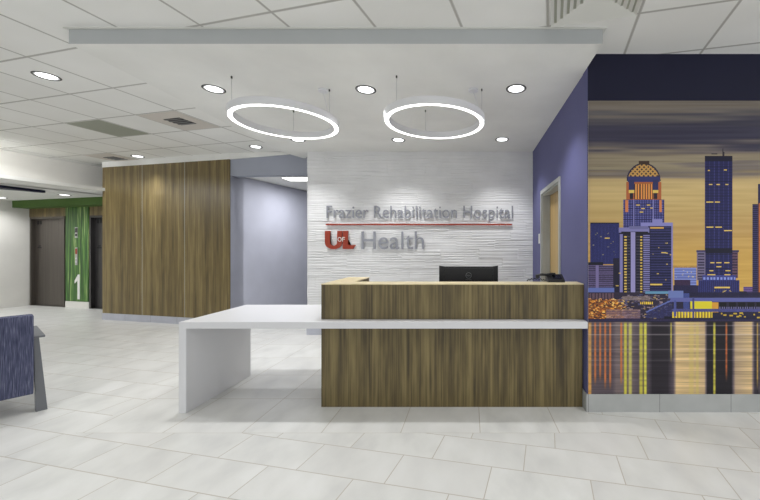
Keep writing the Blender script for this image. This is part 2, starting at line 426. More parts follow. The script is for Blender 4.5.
struct(lob('baseboard_lobby_green', [(0.0, 0.75, -0.012, 0.010, 0.0, 0.145)], M['wall_white']))
# white bulkhead between the hall and the lower lobby ceiling
bA = (-7.51, 7.17); bd = Vector((0.26, 0.965)).normalized()
bq = lambda t, s: (bA[0]+bd.x*t-bd.y*s, bA[1]+bd.y*t+bd.x*s)
struct(prism('wall_bulkhead', [bq(-11, 0), bq(1.0, 0), bq(1.0, 0.12), bq(-11, 0.12)], 2.462, 3.0195, M['wall_white']))
struct(prism('ceiling_side', [bq(-11, 0.121), bq(1.0, 0.121), bq(1.0, 1.0), (-12.4, 8.5), (-12.4, -3.4)], 2.463, 2.54, M['ceil_white']))
struct(box('wall_far_left', -12.5, -12.4, -3.5, 10.5, 0, 3.02, M['wall_white']))
struct(box('wall_far_back', -12.4, 4.6, 10.4, 10.5, 0, 3.02, M['wall_white']))

gp = lob('wall_graphic', [(0.012, 0.738, -0.012, 0.010, 0.15, 2.298)], M['green'])
tag(gp, 'tall green streaked wall graphic panel between the two elevators', 'wall graphic')
def lobby_thing(name, t, label, cat, group=None, z=0.0, s=0.0):
    p = mxL @ Vector((t, s, z)); return thing(name, p, label, cat, group, LR)
def elevator(t, W, m, label, group):
    E = lobby_thing('elevator', t, label, 'elevator', group)
    bm = bmesh.new()
    bx(bm, 0, 0.05, -0.012, 0.10, 0, EH, 0.002); bx(bm, W-0.05, W, -0.012, 0.10, 0, EH, 0.002); bx(bm, 0.05, W-0.05, -0.012, 0.10, EH-0.05, EH, 0.002)
    obj('door_frame', bm, m, E)
    mid = W*0.45
    for k, (a, b, y) in enumerate(((0.05, mid, 0.065), (mid+0.004, W-0.05, 0.05))):
        lf = box('door_leaf', a, b, y, y+0.035, 0.006, EH-0.052, m, E, 0.002)
        if k == 0:
            bm = bmesh.new()
            for (u0, u1, z0, z1) in ((0.11, 0.17, EH-0.17, EH-0.08), (0.20, 0.26, EH-0.17, EH-0.08)): bx(bm, u0, u1, y-0.003, y+0.001, z0, z1)
            tag(obj('pictogram', bm, M['black'], lf), 'black square pictograms')
            bm = bmesh.new(); bx(bm, 0.12, 0.25, y-0.003, y+0.001, 1.36, 1.39); bx(bm, 0.15, 0.22, y-0.003, y+0.001, 1.40, 1.43)
            tag(obj('notice', bm, M['black'], lf), 'small black notice')
    box('sill', 0.05, W-0.05, 0.0, 0.11, 0.0, 0.005, m, E)
    return E
elevator(-1.20, 1.17, M['steel'], 'brushed steel elevator doors left of the green panel', 'elevators')
elevator(0.765, 1.17, M['steel_dark'], 'dark elevator doors partly hidden behind the wood wall', 'elevators')
# floor numeral, call station and position display on the green panel
num = [(-0.035, 0.20), (0.035, 0.20), (0.035, 0.765), (-0.02, 0.765), (-0.125, 0.62), (-0.125, 0.56), (-0.035, 0.63)]
bm = bmesh.new(); plate_bm(bm, num, -0.004, 0.002)
n1 = obj('floor_numeral', bm, M['white_plastic']); p = mxL @ Vector((0.44, -0.015, 0)); n1.location = p; n1.rotation_euler = (0, 0, LR)
tag(n1, 'large white numeral 1 low on the green panel', 'numeral')
t = lobby_thing('floor_indicator', 0.37, 'small black elevator floor display high on the green panel', 'display', z=1.72, s=-0.012)
box('plate', -0.045, 0.045, -0.01, 0.0, -0.12, 0.12, M['chrome'], t, 0.002); box('screen', -0.034, 0.034, -0.013, -0.010, 0.0, 0.10, M['screen'], t)
bm = bmesh.new(); bx(bm, -0.03, 0.03, -0.012, -0.0101, -0.08, -0.03); obj('arrow_window', bm, M['black'], t)
t = lobby_thing('call_station', 0.37, 'slim steel elevator call button plate at mid height of the green panel', 'call panel', z=1.16, s=-0.012)
box('plate', -0.04, 0.04, -0.008, 0.0, -0.18, 0.22, M['chrome'], t, 0.002)
box('notice', -0.03, 0.03, -0.010, -0.0081, 0.07, 0.19, M['red'], t)
for z in (-0.03, -0.11):
    bm = bmesh.new(); disc_bm(bm, 0.018, 0, 0.006, 20)
    b = obj('button', bm, M['white_metal'], t); b.location = (0, -0.008, z); b.rotation_euler = (PI/2, 0, 0)

# navy curved canopy hanging left of the lobby
bm = bmesh.new()
prism_bm(bm, [(-8.12, 5.5), (-8.10, 6.0), (-8.04, 6.62), (-8.12, 6.64), (-8.22, 6.4), (-8.36, 6.24), (-8.55, 6.2), (-8.8, 6.3), (-9.3, 6.8), (-9.8, 6.9), (-9.4, 5.5)], 2.415, 2.455)
cn = obj('ceiling_canopy', bm, M['navy'])
tag(cn, 'navy blue curved canopy hanging under the lobby ceiling at the far left', 'canopy')

# ------------------------------------------------------------ baseboards on the right
struct(box('baseboard_right', SX-0.0145, 4.6, WY-0.0105, WY-0.0005, 0.0, 0.150, M['base_grey']))
struct(box('baseboard_return', SX-0.0145, SX-0.0045, WY+0.0, DY0-0.06, 0.0, 0.149, M['base_grey']))

# ------------------------------------------------------------ the mural (a flat printed panel)
PX0, PX1, PY0, PY1 = 588.0, 830.0, 101.0, 394.3
S = 2.0
nw, nh = int((PX1-PX0)*S), int((PY1-PY0)*S)
jx = PX0+(np.arange(nw)+0.5)/S; iy = PY0+(np.arange(nh)+0.5)/S
GX, GY = np.meshgrid(jx, iy)
img = np.zeros((nh, nw, 3))
def A(*c): return np.array(c, float)
ks = [(101, (128, 118, 106)), (110, (122, 113, 104)), (117, (100, 95, 97)), (123, (74, 71, 86)), (131, (66, 63, 84)), (141, (64, 61, 84)), (148, (84, 78, 88)),
      (153, (120, 110, 104)), (158, (146, 133, 110)), (165, (150, 138, 112)), (170, (122, 112, 106)), (174, (140, 126, 104)), (179, (188, 164, 104)), (192, (198, 172, 104)),
      (212, (190, 162, 92)), (232, (186, 152, 80)), (255, (196, 158, 66)), (300, (206, 166, 60)), (322, (60, 50, 70))]
kw = (vnoise((GX+200)/50, GY/2.6+30, 21)-0.5)*13+(vnoise((GX+200)/110, GY/7.0+30, 22)-0.5)*9
yy = np.clip(GY+kw*np.clip((200-GY)/60+0.35, 0.3, 1)+(GX-640)*0.02, 101, 322)
for c in range(3): img[..., c] = np.interp(yy, [k[0] for k in ks], [k[1][c] for k in ks])
img += ((vnoise(GX/60+3, GY/1.6+3, 23)-0.5)*16)[..., None]
def R(x0, y0, x1, y1, col, a=1.0):
    m = (GX >= x0) & (GX < x1) & (GY >= y0) & (GY < y1); img[m] = img[m]*(1-a)+A(*col)*a
def stripes(x0, y0, x1, y1, px, wx, col, a=1.0, vert=True, ph=0):
    C = GX if vert else GY
    m = (GX >= x0) & (GX < x1) & (GY >= y0) & (GY < y1) & (((C-(x0 if vert else y0)+ph) % px) < wx); img[m] = img[m]*(1-a)+A(*col)*a
def lights(x0, y0, x1, y1, n, col, w=1.2, h=0.8):
    for _ in range(n):
        x = x0+RNG.rand()*(x1-x0); y = y0+RNG.rand()*(y1-y0); R(x, y, x+w*(0.5+RNG.rand()), y+h, col, 0.85)
def E(cx, cy, rx, ry, col, top=True, dots=None):
    m = ((GX-cx)/rx)**2+((GY-cy)/ry)**2 < 1
    if top: m &= GY < cy
    img[m] = A(*col)
    if dots: 
        d = m & (((GX+GY) % 4.4) < 2.4) & (((GX-GY) % 4.4) < 2.4); img[d] = A(*dots)
YEL = (222, 190, 70); ORA = (208, 128, 34); LAV = (150, 146, 196); NAV = (38, 38, 92)
# left blue block
R(590, 222.6, 619, 264, (44, 50, 122)); R(590, 222.3, 619, 223.6, (24, 24, 50)); stripes(591, 226, 618, 262, 3.4, 0.7, (60, 66, 136), 0.6); lights(592, 232, 617, 258, 12, (150, 140, 90)); R(604.5, 237.5, 609.5, 238.6, YEL)
# domed tower
E(643.3, 181, 17, 18, (44, 40, 84)); E(643.3, 181, 15.6, 16.6, (196, 152, 70), dots=(74, 54, 52)); R(638.5, 161, 649, 164.3, (70, 48, 34))
R(627.5, 176.5, 659.5, 182, (62, 64, 132)); R(626, 182, 661, 199.5, (178, 98, 36)); R(634, 184, 653, 199, (226, 150, 44)); stripes(634, 184, 653, 199, 2.6, 1.1, (70, 44, 40))
for cx in (631.2, 655.2):
    R(cx-2.8, 180, cx+2.8, 190, (58, 60, 118)); R(cx-2.8, 190, cx+2.8, 193, YEL); R(cx-1.8, 193, cx+1.8, 199, (50, 40, 60))
R(623.2, 199.3, 664.2, 232, (70, 72, 146)); stripes(623.2, 199.3, 664.2, 232, 2.4, 0.9, (112, 112, 184)); stripes(623.2, 199.3, 664.2, 232, 2.2, 0.7, (38, 38, 92), 0.8, False)
for a in (625, 658.8): R(a, 200, a+2.8, 212, (206, 126, 60))
for (a, b) in ((636, 204.4), (646.5, 204.4), (641, 208), (650, 207.5), (639.5, 211.5)): R(a, b, a+3.6, b+1.2, YEL)
for a in (632.8, 652.5): R(a, 199.3, a+1, 232, LAV)
# right hand office tower
R(640.5, 222.3, 672.6, 296, (32, 34, 84)); R(640.5, 222.3, 672.6, 226, (152, 150, 204)); R(652, 219, 662, 222.6, (152, 150, 204)); R(671, 226, 672.6, 296, LAV)
stripes(650, 227, 671, 294, 2.6, 0.9, (64, 66, 128), 1, False); R(650, 227, 663.5, 228.6, (214, 166, 60)); lights(651, 240, 670, 282, 9, YEL, 1.4, 0.9); R(649.5, 283.4, 662, 285, YEL); R(661, 252, 666, 253, YEL)
# white striped front tower
R(619, 228.5, 650, 294, (34, 32, 62)); R(618.5, 227.6, 649, 232.6, (146, 142, 190)); R(629, 225.8, 648, 229, (128, 126, 180)); R(621, 231.5, 648, 234.2, (32, 28, 48))
R(619.6, 234, 622.6, 294, (146, 140, 190)); R(630.4, 232, 635.2, 294, (172, 164, 206)); R(642.8, 234, 649.6, 294, (150, 146, 192)); stripes(642.8, 234, 649.6, 294, 2.1, 1.0, (50, 48, 88), 1, False)
stripes(624, 236, 626.6, 292, 2.9, 1.5, YEL, 0.95, False); stripes(640, 236, 641.8, 292, 2.9, 1.5, YEL, 0.95, False); stripes(626.6, 236, 630, 292, 2.9, 0.9, (92, 88, 110), 1, False)
stripes(636, 236, 640, 292, 2.9, 0.9, (84, 80, 100), 1, False)
# low left mauve blocks
R(588, 262, 603, 266, (28, 28, 50)); R(588, 265, 613, 288, (112, 98, 146)); stripes(588, 266, 613, 288, 2.1, 0.9, (66, 58, 92), 1, False); R(595.5, 265, 598.5, 288, (140, 126, 168)); R(613, 258, 619.6, 292, (36, 32, 66)); lights(613.5, 264, 619, 290, 4, YEL)
# small building between the towers
R(672.6, 265.5, 697, 268, (178, 140, 60)); R(674, 267.5, 696, 285, (112, 128, 200)); stripes(674, 268, 696, 285, 2.6, 0.9, (150, 166, 224), 1, False); lights(675, 268, 695, 279, 9, (220, 200, 110)); R(674, 279.5, 690, 293, (70, 46, 88)); R(673, 285, 699, 296, (44, 40, 88))
# tall slab tower
R(704.3, 156, 732.2, 277, (36, 38, 104)); stripes(704.3, 156, 732.2, 277, 4.65, 0.8, (62, 64, 138)); stripes(704.3, 158, 732.2, 277, 2.9, 0.6, (22, 22, 66), 0.7, False)
R(704.3, 156, 732.2, 161, (20, 20, 60)); R(704.3, 248, 732.2, 253, (20, 20, 54))
for (a, b) in ((722, 148.5), (723, 152)): R(a, b, a+0.9, 156, (60, 54, 66))
R(711, 153.4, 717, 154.3, (60, 54, 66))
for (a, b, l) in ((707.5, 170, 2), (723.5, 169.5, 3), (708.5, 184, 3.4), (716, 184, 3.4), (725, 184, 3), (706, 201.5, 7), (714.5, 201.5, 5), (706, 226.6, 7), (715, 226.6, 6.5), (723.5, 230, 8), (710, 262, 4), (716, 262, 5), (724, 262, 5), (709, 270, 4), (716, 266, 5), (725, 270, 5), (707, 274, 8), (724, 274, 6)): R(a, b, a+l, b+1.1, YEL)
R(696.3, 250, 705, 280, (134, 124, 160)); stripes(697.5, 253, 704, 280, 2.8, 1.4, (66, 58, 90), 1, False); R(695.8, 250, 705, 252, (78, 72, 120))
R(732.2, 250, 737.5, 278, (104, 74, 96)); stripes(732.2, 253, 737, 278, 2.8, 1.2, (60, 46, 74), 1, False); R(732.2, 250, 738.5, 252, (70, 66, 110))
R(702, 275, 735.5, 280.5, (66, 76, 160)); stripes(703, 277, 735, 279.3, 3.4, 2.0, (150, 166, 226)); R(698, 280, 739, 296.5, (42, 44, 112)); stripes(698, 280, 739, 296, 2.0, 0.6, (64, 70, 146)); R(714, 286.6, 729.5, 288, YEL); lights(712, 288, 732, 295, 12, YEL)
R(739, 291, 752, 297, (40, 40, 70)); R(743, 286.5, 752, 297, (140, 108, 168)); stripes(743, 287, 752, 297, 2, 0.8, (90, 70, 130), 1, False); E(744, 295, 4, 4, (26, 30, 44))
# right edge towers
R(752, 204, 758, 296, (70, 62, 116)); stripes(752, 204, 758, 296, 2, 0.8, (36, 32, 74), 1, False); R(757.6, 184, 778, 204, (52, 46, 92)); R(757.6, 203, 778, 296, (206, 120, 44)); stripes(757.6, 203, 778, 296, 3, 1.2, (118, 64, 50)); R(778, 240, 800, 296, (60, 58, 116)); lights(779, 243, 799, 292, 20, YEL); R(800, 262, 830, 296, (92, 82, 130)); lights(801, 264, 829, 292, 14, YEL)
# quay, bridge and street level
R(588, 287.5, 614, 291.8, (110, 130, 206)); R(588, 291.8, 672, 321, (60, 50, 76)); R(588, 293, 614, 299, (104, 78, 92)); stripes(588, 293, 614, 299, 3.2, 1.0, (58, 44, 66))
R(588, 299, 622, 320, (132, 82, 44))
for _ in range(420):
    x = 588+RNG.rand()*36; y = 298+RNG.rand()*20; R(x, y, x+0.8+RNG.rand()*1.6, y+0.6+RNG.rand()*0.7, [(226, 158, 58), (70, 48, 40), (186, 112, 40), (40, 34, 52), (240, 200, 110)][RNG.randint(5)], 0.8)
for _ in range(260):
    x = 616+RNG.rand()*60; y = 294+RNG.rand()*24; R(x, y, x+1+RNG.rand()*2.6, y+0.6+RNG.rand()*0.6, [(128, 116, 150), (206, 176, 90), (52, 48, 86), (92, 98, 160), (160, 140, 140)][RNG.randint(5)], 0.7)
R(606, 309, 640, 319, (158, 128, 116), 0.65); stripes(606, 311, 640, 319, 2.2, 0.8, (92, 72, 96), 0.8, False); R(622, 296, 650, 300, (150, 132, 120), 0.7); R(645, 291, 672, 293.5, (110, 170, 206)); stripes(640, 301.5, 653, 304, 1.9, 1.2, YEL)
# sloping ramp
for k in range(60):
    x = 646+k*0.45; y = 311-k*0.21; R(x, y, x+0.5, y+1.4, (112, 130, 206)); R(x, y+1.4, x+0.5, 318, (54, 60, 128), 0.6)
R(664, 316, 760, 321, (32, 30, 52)); R(672, 292, 830, 321, (40, 38, 78), 0.9)
R(668, 290.5, 683, 298, (122, 140, 206)); R(683, 293, 689, 315, (70, 86, 160)); R(670, 297.6, 830, 301.4, (110, 116, 190)); R(690, 301, 711.5, 310, (206, 194, 50)); R(711.5, 302, 718, 312, (200, 150, 60))
R(672, 308.5, 830, 311.4, (90, 92, 160)); stripes(719, 302.2, 830, 306.4, 9.3, 7.2, (20, 18, 30)); stripes(719, 306.4, 830, 308.5, 2.3, 1.0, (130, 126, 176)); stripes(672, 311.6, 712, 317.6, 3.0, 2.0, (214, 190, 56)); lights(716, 311, 830, 317.5, 40, (210, 180, 50), 2.4, 1.4)
R(673.5, 300, 676, 316, (90, 100, 176)); R(692, 297, 694, 318, (80, 86, 150)); R(588, 318.6, 672, 321.5, (40, 36, 78)); stripes(588, 319.4, 830, 320.2, 60, 58, (110, 96, 150), 0.6, False)
# river with long reflections
wm = GY >= 321.3
base = np.interp(jx, [588, 591, 612, 616, 622, 632, 637, 648, 652, 668, 673, 676, 704, 707, 731, 735, 751, 754, 757, 762, 780, 800, 830],
                 [90, 95, 90, 118, 120, 110, 96, 84, 52, 56, 96, 214, 196, 44, 42, 180, 206, 70, 52, 120, 60, 150, 60])
bcol = np.stack([base, base*np.interp(base, [40, 100, 210], [0.88, 0.88, 0.86]), base*np.interp(base, [40, 100, 210], [1.1, 0.94, 0.60])], -1)
hs = 1+(vnoise(GX/30+9, GY/1.0+9, 31)-0.5)*0.20+(vnoise(GX/90+9, GY/2.6+9, 32)-0.5)*0.16
riv = bcol[None]*hs[..., None]
def colline(x, wd, col, y0=321, y1=394.3, a=0.9):
    global riv
    k = np.exp(-((GX-x)/(wd/2.0))**4)*a*np.clip((GY-y0)/3, 0, 1)*np.clip((y1-GY)/12+0.15 if y1 < 394 else np.ones_like(GY), 0, 1)
    k = k*(0.78+0.44*vnoise(GX/40+5, GY/1.8+5, 33)); k = np.clip(k, 0, 1)[..., None]; riv = riv*(1-k)+A(*col)*k
colline(589.6, 3.4, (214, 158, 70)); 
for x, y1 in ((595, 384), (600, 380), (605, 388), (610, 388), (621, 384)): colline(x, 2.0, (206, 118, 44), 321, y1)
colline(625.2, 3.0, (204, 196, 44)); colline(630, 3.4, (196, 188, 88)); colline(640.8, 3.6, (196, 186, 50)); colline(645, 3.0, (214, 208, 54)); colline(670.8, 1.6, (190, 176, 50), 321, 362)
colline(691, 5, (208, 190, 92), 321, 394.3, 0.45); colline(697, 3, (208, 196, 84), 321, 394.3, 0.4); colline(714, 2.4, (206, 196, 50)); colline(726, 1.8, (196, 104, 34), 321, 380); colline(757, 1.6, (196, 160, 70), 321, 388); colline(767, 5, (206, 140, 60)); colline(790, 3, (206, 190, 60)); colline(815, 6, (200, 160, 90))
for y, a in ((325.2, 0.4), (334.2, 0.45), (349, 0.22), (360, 0.15)):
    k = (np.exp(-((GY-y)/0.6)**2)*a)[..., None]; riv = riv*(1-k)+A(200, 190, 190)*k
img = np.where(wm[..., None], riv, img)
img = img*(1+((RNG.rand(nh, nw)-0.5)*0.22*((GY > 200) & (GY < 321) & (img.sum(-1) < 380)))[..., None])
img = (np.clip(img, 4, 250)/255.0)**1.14
img[..., 2] *= np.where((GY > 176) & (GY < 321) & (img[..., 0] > 0.5), 1.08, 1.0)
limg = np.where(img <= 0.04045, img/12.92, ((img+0.055)/1.055)**2.4)
MUR = 1.22
bl = ((limg[..., 2] > limg[..., 0]*1.12) & (GY > 150))[..., None]
gm = limg.mean(-1, keepdims=True)
limg = np.where(bl, (limg*0.86+gm*0.14)*0.66, np.where((GY < 300)[..., None] | (GY > 321)[..., None], (limg*0.87+gm*0.13)*0.93, limg))
limg = np.clip(limg*MUR, 0, 0.92)
m = mat('printed_skyline', (0.5, 0.5, 0.5, 1), 0.5, spec=0.3); t = NT(m)
at = t.n('ShaderNodeAttribute', attribute_name='print'); t.col(at.outputs['Color'])
kx = WY/F
mw0 = SX+0.002; mw1 = (PX1-470.5)*kx; mz1 = H+(247-PY0)*kx; mz0 = H-(PY1-247)*kx
mural = thing('wall_mural', (mw0, WY-0.004, mz0), 'large wall mural photograph of a city skyline at dusk reflected in a river', 'mural')
gxs = np.linspace(0, mw1-mw0, nw+1); gzs = np.linspace(0, mz1-mz0, nh+1)
pr, _ = grid_mesh('print', gxs, gzs, np.full((nh+1, nw+1), -0.0008), m, mural)
at = pr.data.attributes.new('print', 'FLOAT_COLOR', 'CORNER')
fc = np.repeat(np.concatenate([limg[::-1].reshape(-1, 3), np.ones((nh*nw, 1))], 1), 4, axis=0).astype(np.float32)
at.data.foreach_set('color', fc.ravel())
box('backing_panel', 0, mw1-mw0, -0.0005, 0.0035, 0, mz1-mz0, M['white_plastic'], mural)

# ------------------------------------------------------------ lettering on the textured wall
SYv = BY-0.034; ky = SYv/F
def wx(px): return (px-470.5)*ky
def wz(py): return H+(247-py)*ky
fnt = None
def text_mesh(s, depth=0.0):
    cu = bpy.data.curves.new('t', 'FONT'); cu.body = s; cu.size = 1; cu.extrude = depth; cu.resolution_u = 6
    o = bpy.data.objects.new('t', cu); COL.objects.link(o)
    dg = bpy.context.evaluated_depsgraph_get(); me = bpy.data.meshes.new_from_object(o.evaluated_get(dg))
    bpy.data.objects.remove(o); bpy.data.curves.remove(cu); return me
def xr(me):
    c = [v.co.x for v in me.vertices]; return min(c), max(c)
def adv(c):
    a = xr(text_mesh('|'+c+'|')); b = xr(text_mesh('||')); return (a[1]-a[0])-(b[1]-b[0])
ADV = {}
def sign(name, s, x0, x1, zb, cap, label, m):
    root = thing(name, (wx(x0), SYv, zb), label, 'sign')
    pen = 0; items = []
    for ch in s:
        if ch not in ADV: ADV[ch] = adv(ch)
        if ch != ' ':
            me = text_mesh(ch, 0.5); items.append((me, pen))
        pen += ADV[ch]
    lo = xr(items[0][0])[0]; hi = items[-1][1]+xr(items[-1][0])[1]
    capme = text_mesh('H'); ch_ = max(v.co.y for v in capme.vertices)
    sx = (wx(x1)-wx(x0))/(hi-lo); sz = cap/ch_
    for me, px in items:
        for v in me.vertices:
            x, y, z = v.co; v.co = ((x+px-lo)*sx, -z*0.014, y*sz)
        me.materials.clear(); o = link('letter', me, m, root)
    return root
sign('hospital_sign', 'Frazier Rehabilitation Hospital', 326.5, 513, wz(218), wz(205.8)-wz(218), 'long row of brushed grey letters reading Frazier Rehabilitation Hospital', M['letter_grey'])
sign('health_sign', 'Health', 361.5, 424, wz(249), wz(231.5)-wz(249), 'larger brushed grey letters reading Health beside the red logo', M['letter_grey'])
o = box('sign_rule', wx(326), wx(512), SYv-0.01, SYv+0.012, wz(225.3), wz(223.8), M['red']); tag(o, 'thin red horizontal rule under the long row of grey letters', 'sign line')
lg = thing('logo_sign', (0, SYv, 0), 'red block letters U and L joined with small white OF', 'sign')
q = lambda pts: [(wx(315+a/6.909), wz(195+b/6.909)) for a, b in pts]
Uo = [(70, 248), (106, 248), (106, 325)]+[(130.5-24.5*math.cos(a), 325+25*math.sin(a)) for a in [PI*k/10 for k in range(1, 10)]]+[(155, 325), (155, 248), (188, 248), (188, 330)]+[(188-0-58+58*math.cos(a), 330+44*math.sin(a)) for a in [PI/2*k/8 for k in range(1, 9)]]+[(128-58*math.sin(a), 330+44*math.cos(a)) for a in [PI/2*k/8 for k in range(1, 9)]]
bm = bmesh.new(); plate_bm(bm, q(Uo), -0.012, 0.014); bmesh.ops.triangulate(bm, faces=bm.faces[:]); obj('letter', bm, M['red'], lg)
Lo = [(193, 248), (229, 248), (229, 345), (283, 345), (264, 373), (193, 373)]
bm = bmesh.new(); plate_bm(bm, q(Lo), -0.012, 0.014); bmesh.ops.triangulate(bm, faces=bm.faces[:]); obj('letter', bm, M['red'], lg)
def small_letter(ch, px0, px1, py0, py1):
    me = text_mesh(ch, 0.5); c = [(v.co.x, v.co.y) for v in me.vertices]; a0, a1 = min(k[0] for k in c), max(k[0] for k in c); b0, b1 = min(k[1] for k in c), max(k[1] for k in c)
    X0, X1 = wx(px0), wx(px1); Z0, Z1 = wz(py1), wz(py0)
    for v in me.vertices:
        x, y, z = v.co; v.co = (X0+(x-a0)/(a1-a0)*(X1-X0), -0.0145-z*0.006, Z0+(y-b0)/(b1-b0)*(Z1-Z0))
    me.materials.clear(); tag(link('letter', me, M['white_plastic'], lg), 'small white letter')
small_letter('O', 338, 341.9, 237.2, 241.6); small_letter('F', 342.6, 345.2, 237.2, 241.6)

# switch plate beside the door
t = thing('switch_plate', (SX-0.0002, 5.02, 1.51), 'white switch plate on the blue wall between door and textured wall', 'switch')
box('plate', -0.008, 0, -0.04, 0.04, -0.07, 0.07, M['white_plastic'], t, 0.002); box('rocker', -0.012, -0.0081, -0.015, 0.015, -0.03, 0.03, M['white_plastic'], t, 0.001)

# ------------------------------------------------------------ reception desk
DXL, DXR, DF = -1.296, 0.984, 3.04
dk = thing('reception_desk', ((DXL+DXR)/2, DF, 0), 'brown wood reception desk front with a raised left return', 'desk')
ox, oy = (DXL+DXR)/2, DF
def dpart(name, x0, x1, y0, y1, z0, z1, m, bev=0.002):
    return box(name, x0-ox, x1-ox, y0-oy, y1-oy, z0, z1, m, dk, bev)
dpart('lower_panel', DXL, DXR-0.012, DF, DF+0.06, 0.0, 0.7065, M['wood_desk'])
dpart('lower_side_panel', DXL, DXL+0.03, DF+0.0605, 3.73, 0.0, 0.7065, M['wood_desk'])
dpart('upper_panel', DXL, DXR-0.0, DF, DF+0.195, 0.7625, 1.062, M['wood_desk'])
dpart('upper_side_panel', DXL, DXL+0.22, DF+0.1955, 3.72, 0.7625, 1.062, M['wood_desk'])
bm = bmesh.new(); prism_bm(bm, [(DXL-ox-0.002, -0.002), (DXR-ox, -0.002), (DXR-ox, 0.20), (DXL-ox+0.222, 0.20), (DXL-ox+0.222, 0.69), (DXL-ox-0.002, 0.69)], 1.0625, 1.070)
obj('transaction_top', bm, M['wood_top'], dk)
ct = thing('waterfall_counter', (-2.44, 2.927, 0), 'white solid-surface counter running through the desk with a slab leg at its left end', 'counter')
bm = bmesh.new(); bx(bm, 0, 3.421, 0, 0.885, 0.707, 0.762, 0.0015); obj('counter_top', bm, M['white_solid'], ct)
box('end_panel', 0, 0.062, 0.0, 0.858, 0, 0.7068, M['white_solid'], ct, 0.0015)

# monitor (its back to us)
mo = thing('computer_monitor', (-0.02, 3.60, 0.762), 'black computer monitor seen from behind above the desk', 'monitor')
bm = bmesh.new(); pts = []
W2 = 0.302
pts = [(-W2, 0.09), (W2, 0.09), (W2, 0.437), (W2-0.055, 0.428), (-W2+0.055, 0.428), (-W2, 0.437)]
plate_bm(bm, pts, -0.012, 0.012)
vs_ = bx(bm, -W2+0.05, W2-0.05, -0.032, -0.0125, 0.13, 0.415, 0.008)
obj('housing', bm, M['black'], mo)
box('display', -W2+0.012, W2-0.012, 0.0122, 0.0135, 0.10, 0.42, M['screen'], mo)
bm = bmesh.new(); bx(bm, -0.03, 0.03, -0.06, -0.0325, 0.012, 0.30, 0.005); bx(bm, -0.11, 0.11, -0.13, 0.08, 0.0, 0.012, 0.004); obj('stand', bm, M['black'], mo)
bm = bmesh.new(); lathe_bm(bm, [(0.027, -0.001), (0.030, -0.001), (0.030, 0.001), (0.027, 0.001)], 32)
o = obj('logo', bm, M['logo_grey'], mo); o.location = (0.0, -0.034, 0.338); o.rotation_euler = (PI/2, 0, 0)
me = text_mesh('DELL', 0.5); c = [(v.co.x, v.co.y) for v in me.vertices]; a0, a1 = min(k[0] for k in c), max(k[0] for k in c); b1 = max(k[1] for k in c)
for v in me.vertices: x, y, z = v.co; v.co = (((x-a0)/(a1-a0)-0.5)*0.044, y/b1*0.014-0.007, z*0.002)
me.materials.clear(); lo_ = link('logo_lettering', me, M['logo_grey'], o)

# desk phone on the ledge
ph = thing('desk_phone', (0.735, 3.222, 1.0702), 'black desk phone with handset on the right end of the desk ledge', 'phone')
bm = bmesh.new()
prof = [(-0.055, 0), (0.075, 0), (0.075, 0.062), (0.05, 0.066), (-0.055, 0.018)]   # (y,z)
L_ = [bm.verts.new((-0.03, a, b)) for a, b in prof]; R_ = [bm.verts.new((0.12, a, b)) for a, b in prof]
bm.faces.new(L_); bm.faces.new(R_[::-1])
for i in range(5): bm.faces.new((L_[i], R_[i], R_[(i+1) % 5], L_[(i+1) % 5]))
obj('base', bm, M['black'], ph)
bm = bmesh.new(); bx(bm, 0.02, 0.10, -0.03, 0.04, 0.001, 0.004, mx=Matrix.Translation((0, 0, 0.043)) @ Matrix.Rotation(math.radians(24), 4, 'X')); obj('display', bm, M['screen'], ph)
bm = bmesh.new(); tube_bm(bm, [(-0.12, 0.0, 0.058), (-0.09, 0.0, 0.066), (-0.03, 0.01, 0.064), (0.02, 0.02, 0.072), (0.05, 0.02, 0.07)], 0.011, 10)
bx(bm, -0.135, -0.10, -0.018, 0.018, 0.035, 0.066, 0.006); obj('handset', bm, M['black'], ph)
bm = bmesh.new(); tube_bm(bm, [(-0.04, 0.02, 0.012)] + [(-0.05-0.0085*k, 0.02+0.006*math.cos(k*1.9), 0.012+0.014*math.sin(PI*k/19)+0.006*math.sin(k*1.9)) for k in range(20)], 0.0045, 6); obj('cord', bm, M['black'], ph)

# ------------------------------------------------------------ lounge chair, back towards us
ch = thing('lounge_chair', (-3.66, 2.97, 0), 'blue streaked fabric lounge chair with grey slab legs at the left edge', 'chair')
cdir = Vector((0.57, 0.822)); cr = math.atan2(cdir.y, cdir.x); ch.rotation_euler = (0, 0, cr)
